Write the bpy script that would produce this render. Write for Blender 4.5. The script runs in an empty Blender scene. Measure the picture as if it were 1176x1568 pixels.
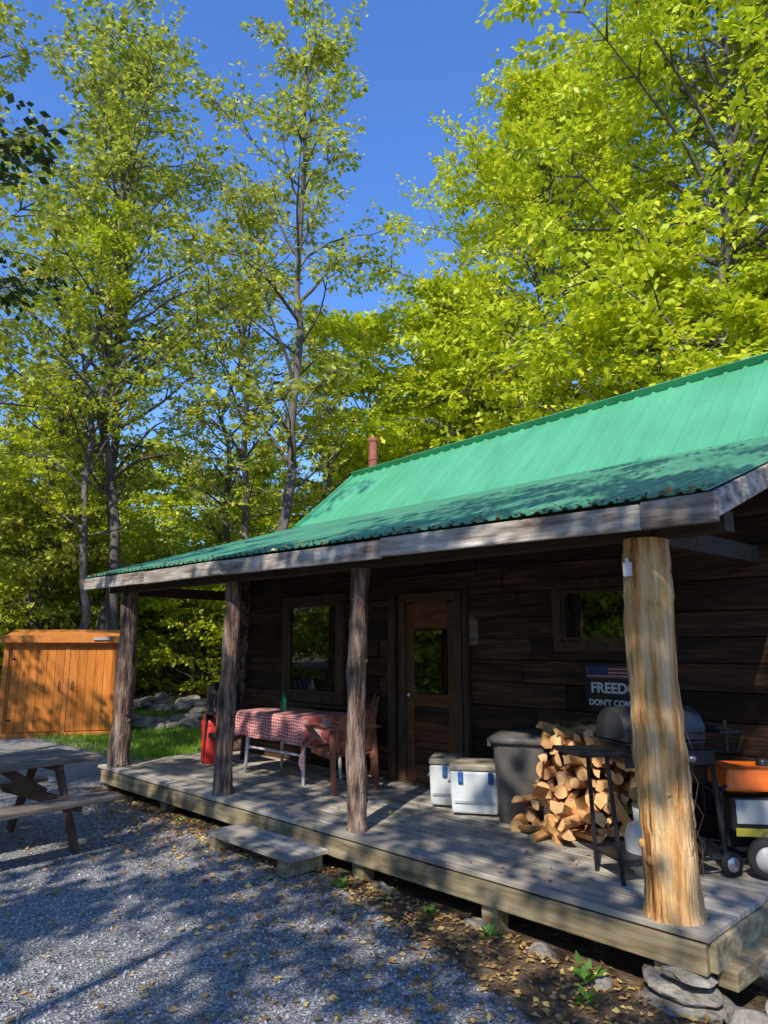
import bpy, math, numpy as np, random
from mathutils import Vector, Matrix
random.seed(5)
sc = bpy.context.scene
sc.view_settings.view_transform='Standard'; sc.view_settings.look='None'; sc.view_settings.exposure=0
COL = sc.collection
# ---------------------------------------------------------------- frame of the cabin
TX,TY,NX,NY = -.7014,.7127,.7127,.7014
PX,PY,DZ = 1.63,4.37,.27
def W(s,n,z=0.): return (PX+TX*s+NX*n, PY+TY*s+NY*n, DZ+z)
CABROT = math.atan2(-.7127,.7014)
# ---------------------------------------------------------------- materials
def newmat(name):
    m=bpy.data.materials.new(name); m.use_nodes=True
    nt=m.node_tree; b=nt.nodes['Principled BSDF']; return m,nt,b
def N(nt,t,**k):
    n=nt.nodes.new(t)
    for a,v in k.items():
        if a.startswith('i_'): n.inputs[a[2:].replace('_',' ')].default_value=v
        else: setattr(n,a,v)
    return n
def ramp(nt,stops):
    r=nt.nodes.new('ShaderNodeValToRGB'); e=r.color_ramp.elements
    while len(e)<len(stops): e.new(.5)
    for i,(p,c) in enumerate(stops):
        e[i].position=p; e[i].color=(c[0],c[1],c[2],1)
    return r
def M(name,stops,scale=5,stretch=(1,1,1),rough=.7,bump=.3,bdist=.01,bscale=None,island=0.,metal=0,detail=6,spec=.3):
    m,nt,b=newmat(name); L=nt.links
    tc=N(nt,'ShaderNodeTexCoord'); mp=N(nt,'ShaderNodeMapping'); mp.inputs['Scale'].default_value=stretch
    L.new(tc.outputs['Object'],mp.inputs['Vector'])
    vec=mp.outputs['Vector']
    geo=N(nt,'ShaderNodeNewGeometry')
    if island:
        ad=N(nt,'ShaderNodeVectorMath',operation='ADD'); sc_=N(nt,'ShaderNodeMath',operation='MULTIPLY'); sc_.inputs[1].default_value=37
        L.new(geo.outputs['Random Per Island'],sc_.inputs[0]); L.new(vec,ad.inputs[0]); L.new(sc_.outputs[0],ad.inputs[1]); vec=ad.outputs[0]
    no=N(nt,'ShaderNodeTexNoise'); no.inputs['Scale'].default_value=scale; no.inputs['Detail'].default_value=detail; no.inputs['Roughness'].default_value=.65
    L.new(vec,no.inputs['Vector'])
    r=ramp(nt,stops); L.new(no.outputs['Fac'],r.inputs['Fac']); col=r.outputs['Color']
    if island:
        mr=N(nt,'ShaderNodeMapRange'); mr.inputs['To Min'].default_value=1-island; mr.inputs['To Max'].default_value=1+island
        L.new(geo.outputs['Random Per Island'],mr.inputs['Value'])
        hs=N(nt,'ShaderNodeHueSaturation'); L.new(mr.outputs[0],hs.inputs['Value']); L.new(col,hs.inputs['Color']); col=hs.outputs['Color']
    L.new(col,b.inputs['Base Color'])
    b.inputs['Roughness'].default_value=rough; b.inputs['Metallic'].default_value=metal; b.inputs['Specular IOR Level'].default_value=spec
    if bump:
        n2=N(nt,'ShaderNodeTexNoise'); n2.inputs['Scale'].default_value=bscale or scale*2.5; n2.inputs['Detail'].default_value=5
        L.new(vec,n2.inputs['Vector'])
        bp=N(nt,'ShaderNodeBump'); bp.inputs['Strength'].default_value=bump; bp.inputs['Distance'].default_value=bdist
        L.new(n2.outputs['Fac'],bp.inputs['Height']); L.new(bp.outputs['Normal'],b.inputs['Normal'])
    return m
def leafmat(name,stops,trans=.42,rough=.45):
    m,nt,b=newmat(name); L=nt.links
    geo=N(nt,'ShaderNodeNewGeometry'); r=ramp(nt,stops); oi=N(nt,'ShaderNodeObjectInfo')
    mx=N(nt,'ShaderNodeMath',operation='MULTIPLY_ADD'); mx.inputs[1].default_value=.8
    ms=N(nt,'ShaderNodeMath',operation='MULTIPLY'); ms.inputs[1].default_value=.2
    L.new(oi.outputs['Random'],ms.inputs[0]); L.new(geo.outputs['Random Per Island'],mx.inputs[0]); L.new(ms.outputs[0],mx.inputs[2])
    L.new(mx.outputs[0],r.inputs['Fac'])
    L.new(r.outputs['Color'],b.inputs['Base Color']); b.inputs['Roughness'].default_value=rough; b.inputs['Specular IOR Level'].default_value=.4
    tr=N(nt,'ShaderNodeBsdfTranslucent'); L.new(r.outputs['Color'],tr.inputs['Color'])
    mix=N(nt,'ShaderNodeMixShader'); mix.inputs[0].default_value=trans
    L.new(b.outputs[0],mix.inputs[1]); L.new(tr.outputs[0],mix.inputs[2]); L.new(mix.outputs[0],nt.nodes['Material Output'].inputs['Surface'])
    return m
def flat(name,c,rough=.5,metal=0,var=.15,spec=.4):
    return M(name,[(.3,[x*(1-var) for x in c]),(.7,[min(1,x*(1+var)) for x in c])],scale=9,rough=rough,bump=.08,bdist=.003,metal=metal,spec=spec)

leaf_bright=leafmat('leaf_bright',[(0,(.32,.40,.02)),(.4,(.60,.68,.03)),(.8,(.80,.82,.04)),(1,(.90,.74,.08))])
leaf_mid=leafmat('leaf_mid',[(0,(.22,.27,.035)),(.5,(.50,.54,.06)),(.85,(.74,.73,.10)),(1,(.80,.62,.15))])
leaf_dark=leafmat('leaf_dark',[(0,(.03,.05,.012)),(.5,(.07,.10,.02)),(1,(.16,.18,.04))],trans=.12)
bark=M('bark',[(.25,(.06,.05,.04)),(.55,(.15,.13,.11)),(.8,(.34,.31,.27))],scale=3,stretch=(1,1,.35),bump=.8,bdist=.03,rough=.9,detail=3)

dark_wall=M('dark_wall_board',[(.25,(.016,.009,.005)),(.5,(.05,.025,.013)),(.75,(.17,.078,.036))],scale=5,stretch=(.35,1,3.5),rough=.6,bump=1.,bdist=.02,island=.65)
gable_wood=M('gable_wood',[(.3,(.04,.028,.018)),(.7,(.10,.065,.04))],scale=5,stretch=(3,.4,3),rough=.8,island=.3)
deck_wood=M('deck_wood',[(.2,(.15,.125,.095)),(.45,(.37,.32,.25)),(.75,(.64,.58,.48))],scale=3,stretch=(.5,8,2),rough=.8,bump=.5,bdist=.006,island=.28)
rim_wood=M('rim_wood',[(.25,(.09,.065,.03)),(.45,(.27,.205,.11)),(.75,(.50,.42,.26))],scale=2.5,stretch=(.6,5,7),rough=.85,bump=.6,bdist=.008,island=.3)
grey_wood=M('grey_wood',[(.28,(.08,.06,.045)),(.42,(.24,.19,.15)),(.56,(.47,.41,.34)),(.75,(.72,.66,.58))],scale=2.2,stretch=(.8,4,6),rough=.85,bump=.8,bdist=.015,island=.3)
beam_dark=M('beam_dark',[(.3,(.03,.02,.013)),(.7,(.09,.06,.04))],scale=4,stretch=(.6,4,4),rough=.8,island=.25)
trim_wood=M('trim_wood',[(.3,(.05,.028,.016)),(.7,(.13,.075,.045))],scale=5,stretch=(3,3,.5),rough=.7,island=.25)
door_wood=M('door_wood',[(.25,(.06,.024,.01)),(.55,(.15,.06,.024)),(.85,(.26,.12,.05))],scale=4,stretch=(1,1,6),rough=.5,bump=.3,bdist=.004,island=.3)
post_peeled=M('post_peeled',[(.32,(.13,.045,.015)),(.40,(.48,.19,.05)),(.50,(.76,.41,.14)),(.66,(.88,.64,.36))],scale=3.6,stretch=(4.5,4.5,.3),rough=.55,bump=1.,bdist=.04,detail=9)
post_bark=M('post_bark',[(.28,(.03,.02,.015)),(.43,(.12,.075,.055)),(.56,(.33,.22,.16)),(.72,(.60,.48,.37))],scale=5,stretch=(3.5,3.5,.5),rough=.9,bump=1.,bdist=.05,detail=9)
cedar=M('cedar',[(.2,(.42,.10,.014)),(.5,(.66,.21,.03)),(.8,(.80,.33,.08))],scale=4,stretch=(6,6,.5),rough=.6,bump=.25,bdist=.005,island=.2)
cedar_trim=M('cedar_trim',[(.2,(.50,.14,.02)),(.8,(.78,.30,.07))],scale=4,stretch=(3,3,2),rough=.6,bump=.2,bdist=.005,island=.1)
table_wood=M('table_wood',[(.2,(.08,.055,.04)),(.5,(.21,.16,.12)),(.8,(.42,.35,.28))],scale=4,stretch=(.5,7,7),rough=.75,bump=.4,bdist=.006,island=.2)
table_leg=M('table_leg',[(.2,(.07,.04,.025)),(.8,(.19,.11,.075))],scale=4,stretch=(4,4,1),rough=.75,bump=.4,bdist=.006,island=.2)
rock_m=M('rock',[(.25,(.08,.07,.055)),(.5,(.22,.19,.155)),(.8,(.42,.38,.31))],scale=6,rough=.9,bump=1.,bdist=.05,island=.3)
soil_bits=leafmat('dry_leaf',[(0,(.14,.07,.03)),(.4,(.42,.23,.08)),(.75,(.66,.44,.15)),(1,(.75,.66,.2))],trans=.15,rough=.7)
green_weed=leafmat('weed_leaf',[(0,(.06,.14,.02)),(1,(.2,.38,.05))],trans=.3)
black_m=flat('black_paint',(.02,.02,.022),rough=.4)
black_rough=flat('black_rubber',(.025,.025,.025),rough=.8)
white_m=flat('white_paint',(.74,.72,.68),rough=.6)
cooler_m=flat('cooler_plastic',(.66,.68,.66),rough=.5,var=.08)
cooler_lid=flat('cooler_lid',(.42,.36,.26),rough=.55,var=.1)
blue_m=flat('blue_latch',(.03,.12,.35),rough=.4)
bin_m=M('bin_plastic',[(.3,(.08,.07,.06)),(.7,(.15,.135,.12))],scale=5,rough=.5,bump=.1)
grey_plastic=flat('grey_plastic',(.45,.45,.45),rough=.45)
orange_m=flat('orange_paint',(.95,.18,.02),rough=.35,var=.1)
red_m=flat('red_plastic',(.6,.04,.025),rough=.4)
steel=flat('steel',(.6,.6,.6),rough=.35,metal=.8)
rust=M('rusty_pipe',[(.3,(.27,.07,.045)),(.7,(.46,.18,.12))],scale=6,rough=.7)
grain_end=M('end_grain',[(.2,(.60,.28,.10)),(.5,(.82,.48,.20)),(.8,(.90,.66,.36))],scale=14,rough=.8,bump=.4,bdist=.004,island=.25)
split_side=M('split_side',[(.2,(.28,.12,.045)),(.55,(.62,.32,.12)),(.85,(.78,.50,.24))],scale=9,stretch=(2,2,2),rough=.85,bump=.5,bdist=.006,island=.4)
green_glass=flat('green_bottle',(.02,.22,.10),rough=.2)
chair_wood=M('chair_wood',[(.3,(.17,.055,.03)),(.7,(.34,.14,.085))],scale=6,rough=.6,island=.2)
roof_m=M('green_roof_metal',[(.3,(.085,.34,.17)),(.5,(.10,.40,.21)),(.75,(.13,.46,.25))],scale=1.2,stretch=(2,.7,1),rough=.38,bump=.03,bdist=.003,spec=.5)
roof_m2=M('porch_roof_metal',[(.3,(.06,.22,.125)),(.5,(.08,.29,.165)),(.75,(.16,.35,.22))],scale=4,stretch=(1,.6,1),rough=.40,bump=.05,bdist=.003,spec=.5)  # porch roof sheet: darker, more mottled green than the main slopes
m,nt,b=newmat('window_glass'); b.inputs['Base Color'].default_value=(.006,.007,.006,1); b.inputs['Roughness'].default_value=.02; b.inputs['Specular IOR Level'].default_value=1.; b.inputs['IOR'].default_value=2.1
glass=m
m,nt,b=newmat('gingham'); tc=N(nt,'ShaderNodeTexCoord')
sx=N(nt,'ShaderNodeSeparateXYZ'); nt.links.new(tc.outputs['Object'],sx.inputs[0])
ad=N(nt,'ShaderNodeMath',operation='ADD')
nt.links.new(sx.outputs['Y'],ad.inputs[0]); nt.links.new(sx.outputs['Z'],ad.inputs[1])
def stripe(o):
    a=N(nt,'ShaderNodeMath',operation='MULTIPLY'); a.inputs[1].default_value=170; nt.links.new(o,a.inputs[0])
    s_=N(nt,'ShaderNodeMath',operation='SINE'); nt.links.new(a.outputs[0],s_.inputs[0])
    g=N(nt,'ShaderNodeMath',operation='GREATER_THAN'); g.inputs[1].default_value=0; nt.links.new(s_.outputs[0],g.inputs[0]); return g
g1=stripe(sx.outputs['X']); g2=stripe(ad.outputs[0]); su=N(nt,'ShaderNodeMath',operation='ADD'); nt.links.new(g1.outputs[0],su.inputs[0]); nt.links.new(g2.outputs[0],su.inputs[1])
hf=N(nt,'ShaderNodeMath',operation='MULTIPLY'); hf.inputs[1].default_value=.5; nt.links.new(su.outputs[0],hf.inputs[0])
r=ramp(nt,[(0,(.78,.60,.56)),(.5,(.62,.22,.19)),(1,(.48,.05,.05))]); nt.links.new(hf.outputs[0],r.inputs['Fac']); nt.links.new(r.outputs[0],b.inputs['Base Color']); b.inputs['Roughness'].default_value=.85
gingham=m

# ---------------------------------------------------------------- mesh builder
def link(o,parent=None):
    COL.objects.link(o)
    if parent: o.parent=parent
    return o
def empty(name,loc=(0,0,0),rz=0):
    o=bpy.data.objects.new(name,None); o.empty_display_size=.2; o.location=loc; o.rotation_euler=(0,0,rz); return link(o)
class MB:
    def __init__(s): s.v=[];s.f=[];s.m=[];s.sm=[]
    def add(s,vs,fs,mi=0,smooth=False):
        k=len(s.v); s.v+= [tuple(v) for v in vs]
        for f in fs: s.f.append([k+i for i in f]); s.m.append(mi); s.sm.append(smooth)
    def box(s,c,d,mi=0,R=None,taper=1.):
        hx,hy,hz=d[0]/2,d[1]/2,d[2]/2; vs=[]
        for z in(-1,1):
            k=taper if z<0 else 1.
            for x,y in((-1,-1),(1,-1),(1,1),(-1,1)):
                v=Vector((x*hx*k,y*hy*k,z*hz))
                if R is not None: v=R@v
                vs.append(v+Vector(c))
        s.add(vs,[(3,2,1,0),(4,5,6,7),(0,1,5,4),(1,2,6,5),(2,3,7,6),(3,0,4,7)],mi)
    def beam(s,p0,p1,w,h,mi=0,up=(0,0,1)):
        p0=Vector(p0);p1=Vector(p1);x=(p1-p0);l=x.length;x=x.normalized();y=Vector(up).cross(x).normalized();z=x.cross(y)
        R=Matrix((x,y,z)).transposed(); s.box((p0+p1)/2,(l,w,h),mi,R)
    def tube(s,pts,rad,n=8,mi=0,cap=True,jit=0,smooth=True,rng=random):
        pts=[Vector(p) for p in pts]; vs=[];fs=[]
        d=(pts[-1]-pts[0]).normalized(); a=Vector((0,0,1)) if abs(d.z)<.8 else Vector((1,0,0))
        ph=[rng.uniform(0,6.28) for _ in range(4)]
        for i,p in enumerate(pts):
            t=(pts[min(i+1,len(pts)-1)]-pts[max(i-1,0)]).normalized(); u=t.cross(a).normalized(); w=t.cross(u)
            r=rad[i] if hasattr(rad,'__len__') else rad
            for k in range(n):
                an=2*math.pi*k/n; rr=r*(1+jit*(math.sin(2*an+ph[0]+i*.35)+.7*math.sin(3*an+ph[1]-i*.5)+.5*math.sin(5*an+ph[2]+i*.9)))
                vs.append(p+(u*math.cos(an)+w*math.sin(an))*rr)
        for i in range(len(pts)-1):
            for k in range(n): fs.append((i*n+k,i*n+(k+1)%n,(i+1)*n+(k+1)%n,(i+1)*n+k))
        s.add(vs,fs,mi,smooth)
        if cap:
            s.add(vs[:n],[tuple(range(n))],mi); s.add(vs[-n:],[tuple(reversed(range(n)))],mi)
    def lathe(s,prof,c,n=24,mi=0,R=None):
        vs=[];fs=[]
        for r,z in prof:
            for k in range(n):
                v=Vector((r*math.cos(2*math.pi*k/n),r*math.sin(2*math.pi*k/n),z))
                if R is not None: v=R@v
                vs.append(v+Vector(c))
        for i in range(len(prof)-1):
            for k in range(n): fs.append((i*n+k,i*n+(k+1)%n,(i+1)*n+(k+1)%n,(i+1)*n+k))
        s.add(vs,fs,mi,True)
    def obj(s,name,mats,parent=None,loc=(0,0,0),rz=0,bevel=0,mod=None):
        me=bpy.data.meshes.new(name); me.from_pydata(s.v,[],s.f)
        for m in mats: me.materials.append(m)
        me.polygons.foreach_set('material_index',s.m); me.polygons.foreach_set('use_smooth',s.sm); me.update()
        o=bpy.data.objects.new(name,me); o.location=loc; o.rotation_euler=(0,0,rz); link(o,parent)
        if bevel:
            b=o.modifiers.new('bevel','BEVEL'); b.width=bevel; b.segments=2 if bevel<.02 else 4; b.limit_method='ANGLE'; b.angle_limit=.7
        return o
def npmesh(name,V,F,mats,mi=None,smooth=None):
    V=np.asarray(V,np.float32);F=np.asarray(F,np.int32);k=F.shape[1]
    me=bpy.data.meshes.new(name); me.vertices.add(len(V)); me.vertices.foreach_set('co',V.ravel())
    me.loops.add(F.size); me.loops.foreach_set('vertex_index',F.ravel())
    me.polygons.add(len(F)); me.polygons.foreach_set('loop_start',np.arange(0,F.size,k,dtype=np.int32))
    for m in mats: me.materials.append(m)
    if mi is not None: me.polygons.foreach_set('material_index',np.asarray(mi,np.int32))
    if smooth is not None: me.polygons.foreach_set('use_smooth',np.asarray(smooth,bool))
    me.update(calc_edges=True); me.validate(); return me
def nrm(a): return a/np.maximum(1e-6,np.linalg.norm(a,axis=-1,keepdims=True))

# ---------------------------------------------------------------- leaves
def leafgeo(P,A,Nn,Ls,wid=.3):
    A=nrm(A);S=nrm(np.cross(A,Nn)); L=Ls[:,None]
    v=np.stack([P,P+A*L*.45+S*L*wid,P+A*L,P+A*L*.45-S*L*wid],1).reshape(-1,3)
    f=np.arange(len(P)*4).reshape(-1,4); return v,f
def make_tree(name,seed,H,base,R,nl,nsub,nspray,nleaf,lsize,tr,spr,leafm,asc=(10,60),wob=.012,shp=.6,limbk=1.,wid=.32):
    rng=np.random.default_rng(seed); pr=random.Random(seed); mb=MB()
    n=16; t=np.linspace(0,1,n); wx=np.cumsum(rng.normal(0,wob*H*.5,n)); wy=np.cumsum(rng.normal(0,wob*H*.5,n)); wx[0]=wy[0]=0
    T=np.stack([wx,wy,t*H],1); rad=tr*(1-t)**.8+.012; rad[0]*=1.35
    mb.tube(T,list(rad),10,0,False,.04,rng=pr)
    C=[];D=[]
    for i in range(nl):
        h=base+(1-base)*min(.99,((i+rng.uniform(.1,.9))/nl))
        hp=(h-base)/(1-base); p0=np.array([np.interp(h,t,T[:,k]) for k in range(3)])
        ln=R*max(.16,math.sin(math.pi*min(.97,(.12+.86*hp)**.85))**shp)*rng.uniform(.65,1.2)
        az=i*2.4+rng.uniform(-.5,.5); el=math.radians(asc[0]+(asc[1]-asc[0])*hp+rng.uniform(-12,12))
        d=np.array([math.cos(az)*math.cos(el),math.sin(az)*math.cos(el),math.sin(el)])
        m=7; pts=[p0]; dd=d.copy()
        for k in range(m-1):
            dd=nrm(dd+rng.normal(0,.13,3)+np.array([0,0,.02 if k<3 else -.06])); pts.append(pts[-1]+dd*ln/(m-1))
        pts=np.array(pts); r0=min(np.interp(h,t,rad)*.6,.012+ln*.014)*limbk
        mb.tube(pts,list(np.linspace(r0,.006,m)),6,0,False,rng=pr)
        for j in range(nsub):
            u=rng.uniform(.15,1.) if j>1 else .97
            q0=np.array([np.interp(u*(m-1),range(m),pts[:,k]) for k in range(3)])
            a2=rng.uniform(.35,1.2)*(1 if j%2 else -1); ca,sa=math.cos(a2),math.sin(a2)
            d2=nrm(np.array([dd[0]*ca-dd[1]*sa,dd[0]*sa+dd[1]*ca,dd[2]*.5+rng.normal(.08,.22)]))
            l2=ln*rng.uniform(.25,.5)*(1.15-.5*u)+.25
            q=[q0]; e=d2.copy()
            for k in range(3): e=nrm(e+rng.normal(0,.15,3)+np.array([0,0,-.05])); q.append(q[-1]+e*l2/3)
            mb.tube(q,[r0*.4+.003,.009,.006,.003],4,0,False,rng=pr); q=np.array(q)
            us=rng.uniform(.25,1.08,nspray)*3
            for x in us:
                C.append([np.interp(x,range(4),q[:,k]) for k in range(3)]); D.append(e)
    C=np.array(C);D=nrm(np.array(D)+rng.normal(0,.3,(len(C),3)))
    cnt=np.maximum(2,(nleaf*rng.uniform(.3,1.6,len(C))).astype(int)); idx=np.repeat(np.arange(len(C)),cnt); K=len(idx)
    c=C[idx];d=D[idx]; up=np.array([0,0,1.]); tilt=nrm(up+rng.normal(0,.22,(len(C),3)))[idx]
    e1=nrm(d-(d*tilt).sum(1,keepdims=True)*tilt); e2=np.cross(tilt,e1)
    a=rng.uniform(0,2*np.pi,K); r=np.sqrt(rng.uniform(0,1,K))*spr*rng.uniform(.6,1.3,len(C))[idx]
    off=e1*(np.cos(a)*r*1.25)[:,None]+e2*(np.sin(a)*r*.8)[:,None]
    P=c+off+tilt*(rng.normal(0,.07,K)*spr-.25*r*r)[:,None]
    A=nrm(off)*.6+e1*.6+rng.normal(0,.45,(K,3))+np.array([0,0,-.25])
    Nn=nrm(tilt+rng.normal(0,.45,(K,3)))
    lv,lf=leafgeo(P,A,Nn,lsize*rng.uniform(.6,1.3,K),wid)
    V=np.array([tuple(v) for v in mb.v]); F=np.array(mb.f)
    VV=np.vstack([V,lv]); FF=np.vstack([F,lf+len(V)])
    mi=np.concatenate([np.zeros(len(F)),np.ones(len(lf))]); sm=np.concatenate([np.ones(len(F)),np.zeros(len(lf))])
    return npmesh(name,VV,FF,[bark,leafm],mi,sm)

def hz(x,y):
    dx=x-PX; dy=y-PY; s=TX*dx+TY*dy; n=NX*dx+NY*dy
    r=np.sqrt(x*x+y*y)
    z=.012*np.sin(x*1.7+1)*np.cos(y*1.3)+.01*np.sin(x*.6+y*.8)
    z=z+np.clip(r-17,0,200)*.07+np.clip(r-17,0,1)*.06*np.sin(x*.5)*np.cos(y*.4+1)
    a=np.clip(1-s/3.,0,1.3)*np.clip((n+1.6)/1.4,0,1)
    return z-.09*a-.05*np.clip((n+.3)/.4,0,1)*(np.clip(s/-2+1,0,1)+np.clip(1-(s-7)/.6,0,1)>0)*np.clip((9-s),0,1)

tA=make_tree('tree_mesh_a',1,20,.12,6.2,74,8,4,25,.19,.20,.50,leaf_bright,asc=(5,65))
tB=make_tree('tree_mesh_b',2,17.5,.30,3.0,34,6,3,15,.15,.14,.32,leaf_mid,asc=(35,72),wob=.018)
tC=make_tree('tree_mesh_c',3,18,.28,4.0,36,7,3,15,.16,.14,.36,leaf_mid,asc=(25,70),wob=.016)
tD=make_tree('tree_mesh_d',4,12,.08,3.6,38,6,4,20,.22,.12,.48,leaf_bright,asc=(0,55))
tE=make_tree('tree_mesh_e',5,12,.15,3.4,32,6,3,18,.24,.11,.48,leaf_mid,asc=(10,60))
tF=make_tree('tree_mesh_f',6,4,.05,1.8,26,5,3,14,.15,.04,.35,leaf_bright,asc=(0,50))
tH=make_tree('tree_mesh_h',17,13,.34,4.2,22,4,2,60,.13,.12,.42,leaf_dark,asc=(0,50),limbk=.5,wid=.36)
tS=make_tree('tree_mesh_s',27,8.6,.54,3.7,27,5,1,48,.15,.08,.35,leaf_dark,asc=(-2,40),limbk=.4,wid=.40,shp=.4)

def tree(name,me,x,y,sc_=1.,rz=0,parent=None,sz=None,leaf=None):
    o=bpy.data.objects.new(name,me); o.location=(x,y,float(hz(np.float64(x),np.float64(y)))-.1); o.rotation_euler=(0,0,rz)
    o.scale=(sc_,sc_,sz or sc_); link(o,parent)
    if leaf:
        o.material_slots[1].link='OBJECT'; o.material_slots[1].material=leaf
    return o
for (x,y,s_,z_,r_) in [(8.7,17.0,1.1,1.2,.3),(4.9,20.5,.8,.93,2.0),(12.6,17.5,1.,1.15,4.),(7.5,25,.9,1.05,5.2),(11.5,13.2,.62,.6,1.1),(17,24,1.,1.1,3)]:
    tree('beech_tree',tA,x,y,s_,r_,sz=z_)
for (x,y,s_,z_,r_) in [(5.6,15.8,.95,.85,1),(1.6,19.5,.9,.98,2.2),(-.3,23,.95,1.0,3.9),(8.6,14.2,.8,.75,5),(2.6,25,1.1,1.1,.7)]:
    tree('young_beech_tree',tD,x,y,s_,r_,sz=z_)
for me,x,y,s_,z_,r_,lf in [(tB,-2.1,16.2,1.,1.,.5,None),(tB,-3.7,18.5,.85,.82,2.9,None),(tC,-6.3,17,.98,.98,1.2,None),(tB,-7.1,17.8,1.,1.0,4,None),
                        (tC,-10.2,14.5,.9,.95,3.3,None),(tC,-9.2,22,1.,1.0,5.5,None),(tB,-5.,22.5,.9,.75,1.8,leaf_bright),(tC,-13,18,1,1,.4,None),
                        (tB,-6.9,16.2,.7,.7,2.2,leaf_bright),(tB,-1.6,19.5,.8,.62,5,leaf_bright),(tB,-8.8,18.5,.9,.8,.9,leaf_bright)]:
    tree('maple_tree',me,x,y,s_,r_,sz=z_,leaf=lf)
# near trees (left and behind camera, they throw the dappled shade)
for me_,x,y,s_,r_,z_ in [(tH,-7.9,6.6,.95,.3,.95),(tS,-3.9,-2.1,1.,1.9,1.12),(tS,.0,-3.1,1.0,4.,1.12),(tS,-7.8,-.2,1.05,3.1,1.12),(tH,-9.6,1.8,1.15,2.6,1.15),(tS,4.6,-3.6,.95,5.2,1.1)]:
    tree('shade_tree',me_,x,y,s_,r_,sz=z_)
forest=empty('forest')
rr=random.Random(11)
for i in range(60):
    a=rr.uniform(-.95,.75); d=rr.uniform(27,50); x=d*math.sin(a); y=d*math.cos(a)
    k=rr.uniform(.8,1.15)
    if x<1: k*=.76
    tree('forest_tree_%d'%i,rr.choice([tD,tE,tD]),x,y,k,rr.uniform(0,6),forest,sz=k*rr.uniform(.9,1.1))
for i in range(22):
    a=rr.uniform(-1.8,-1.0) if i<15 else rr.uniform(1.0,4.2); d=rr.uniform(17,28); x=d*math.sin(a); y=d*math.cos(a)
    tree('side_tree_%d'%i,tD if i<15 else tE,x,y,1,rr.uniform(0,6),forest)
under=empty('understorey')
for i in range(62):
    x=rr.uniform(-16,6); y=rr.uniform(17.6,26)
    if -8.5<x<-2.5 and y<20.5: y+=3.2
    k=rr.uniform(.6,1.35)
    tree('shrub_%d'%i,tF,x,y,k,rr.uniform(0,6),under,leaf=(None if rr.random()<.8 else leaf_mid))
for i in range(16):
    y=rr.uniform(0,15); x=-max(12.5,.72*y+3)-rr.uniform(0,5)
    tree('side_shrub_%d'%i,tF,x,y,rr.uniform(1.,1.6),rr.uniform(0,6),under)

# ---------------------------------------------------------------- terrain
g=np.sinh(np.linspace(-1,1,420)*4.2)/np.sinh(4.2)*420
gx=g; gy=g+7
X,Y=np.meshgrid(gx,gy); Z=hz(X,Y); nn=len(g)
I=np.arange(nn*nn).reshape(nn,nn); F=np.stack([I[:-1,:-1],I[:-1,1:],I[1:,1:],I[1:,:-1]],-1).reshape(-1,4)
m,nt,b=newmat('ground'); L=nt.links
tc=N(nt,'ShaderNodeTexCoord'); at=N(nt,'ShaderNodeAttribute',attribute_name='mask'); sp=N(nt,'ShaderNodeSeparateColor'); L.new(at.outputs['Color'],sp.inputs[0])
def noise(scale,det=5,rough=.6):
    n=N(nt,'ShaderNodeTexNoise'); n.inputs['Scale'].default_value=scale; n.inputs['Detail'].default_value=det; n.inputs['Roughness'].default_value=rough; L.new(tc.outputs['Object'],n.inputs['Vector']); return n
vo=N(nt,'ShaderNodeTexVoronoi'); vo.inputs['Scale'].default_value=70; L.new(tc.outputs['Object'],vo.inputs['Vector'])
sv=N(nt,'ShaderNodeSeparateColor'); L.new(vo.outputs['Color'],sv.inputs[0])
gr=ramp(nt,[(0,(.16,.158,.155)),(.5,(.31,.305,.295)),(.9,(.49,.475,.45)),(1,(.64,.62,.58))]); L.new(sv.outputs[0],gr.inputs['Fac'])
big=noise(1.2); mg=N(nt,'ShaderNodeMix',data_type='RGBA',blend_type='MULTIPLY'); mg.inputs[0].default_value=.7
bgr=ramp(nt,[(.3,(.75,.72,.7)),(.7,(1.15,1.15,1.15))]); L.new(big.outputs['Fac'],bgr.inputs['Fac']); L.new(gr.outputs[0],mg.inputs[6]); L.new(bgr.outputs[0],mg.inputs[7])
n1=noise(9,8,.75); fl=ramp(nt,[(.3,(.05,.035,.02)),(.5,(.15,.10,.06)),(.62,(.30,.20,.10)),(.75,(.42,.30,.15))]); L.new(n1.outputs['Fac'],fl.inputs['Fac'])
n2=noise(30,6,.7); gs=ramp(nt,[(.3,(.06,.13,.015)),(.55,(.16,.30,.03)),(.75,(.28,.42,.06))]); L.new(n2.outputs['Fac'],gs.inputs['Fac'])
def soft(o):
    n=noise(5,6,.7); a=N(nt,'ShaderNodeMath',operation='MULTIPLY_ADD'); a.inputs[1].default_value=.9; L.new(n.outputs['Fac'],a.inputs[0])
    s_=N(nt,'ShaderNodeMath',operation='SUBTRACT'); s_.inputs[1].default_value=.45; L.new(o,s_.inputs[0]); L.new(s_.outputs[0],a.inputs[2])
    r=ramp(nt,[(.42,(0,0,0)),(.58,(1,1,1))]); L.new(a.outputs[0],r.inputs['Fac']); return r.outputs[0]
m1=N(nt,'ShaderNodeMix',data_type='RGBA'); L.new(soft(sp.outputs[1]),m1.inputs[0]); L.new(fl.outputs[0],m1.inputs[6]); L.new(gs.outputs[0],m1.inputs[7])
m2=N(nt,'ShaderNodeMix',data_type='RGBA'); L.new(soft(sp.outputs[0]),m2.inputs[0]); L.new(m1.outputs[2],m2.inputs[6]); L.new(mg.outputs[2],m2.inputs[7])
L.new(m2.outputs[2],b.inputs['Base Color']); b.inputs['Roughness'].default_value=.9; b.inputs['Specular IOR Level'].default_value=.2
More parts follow.
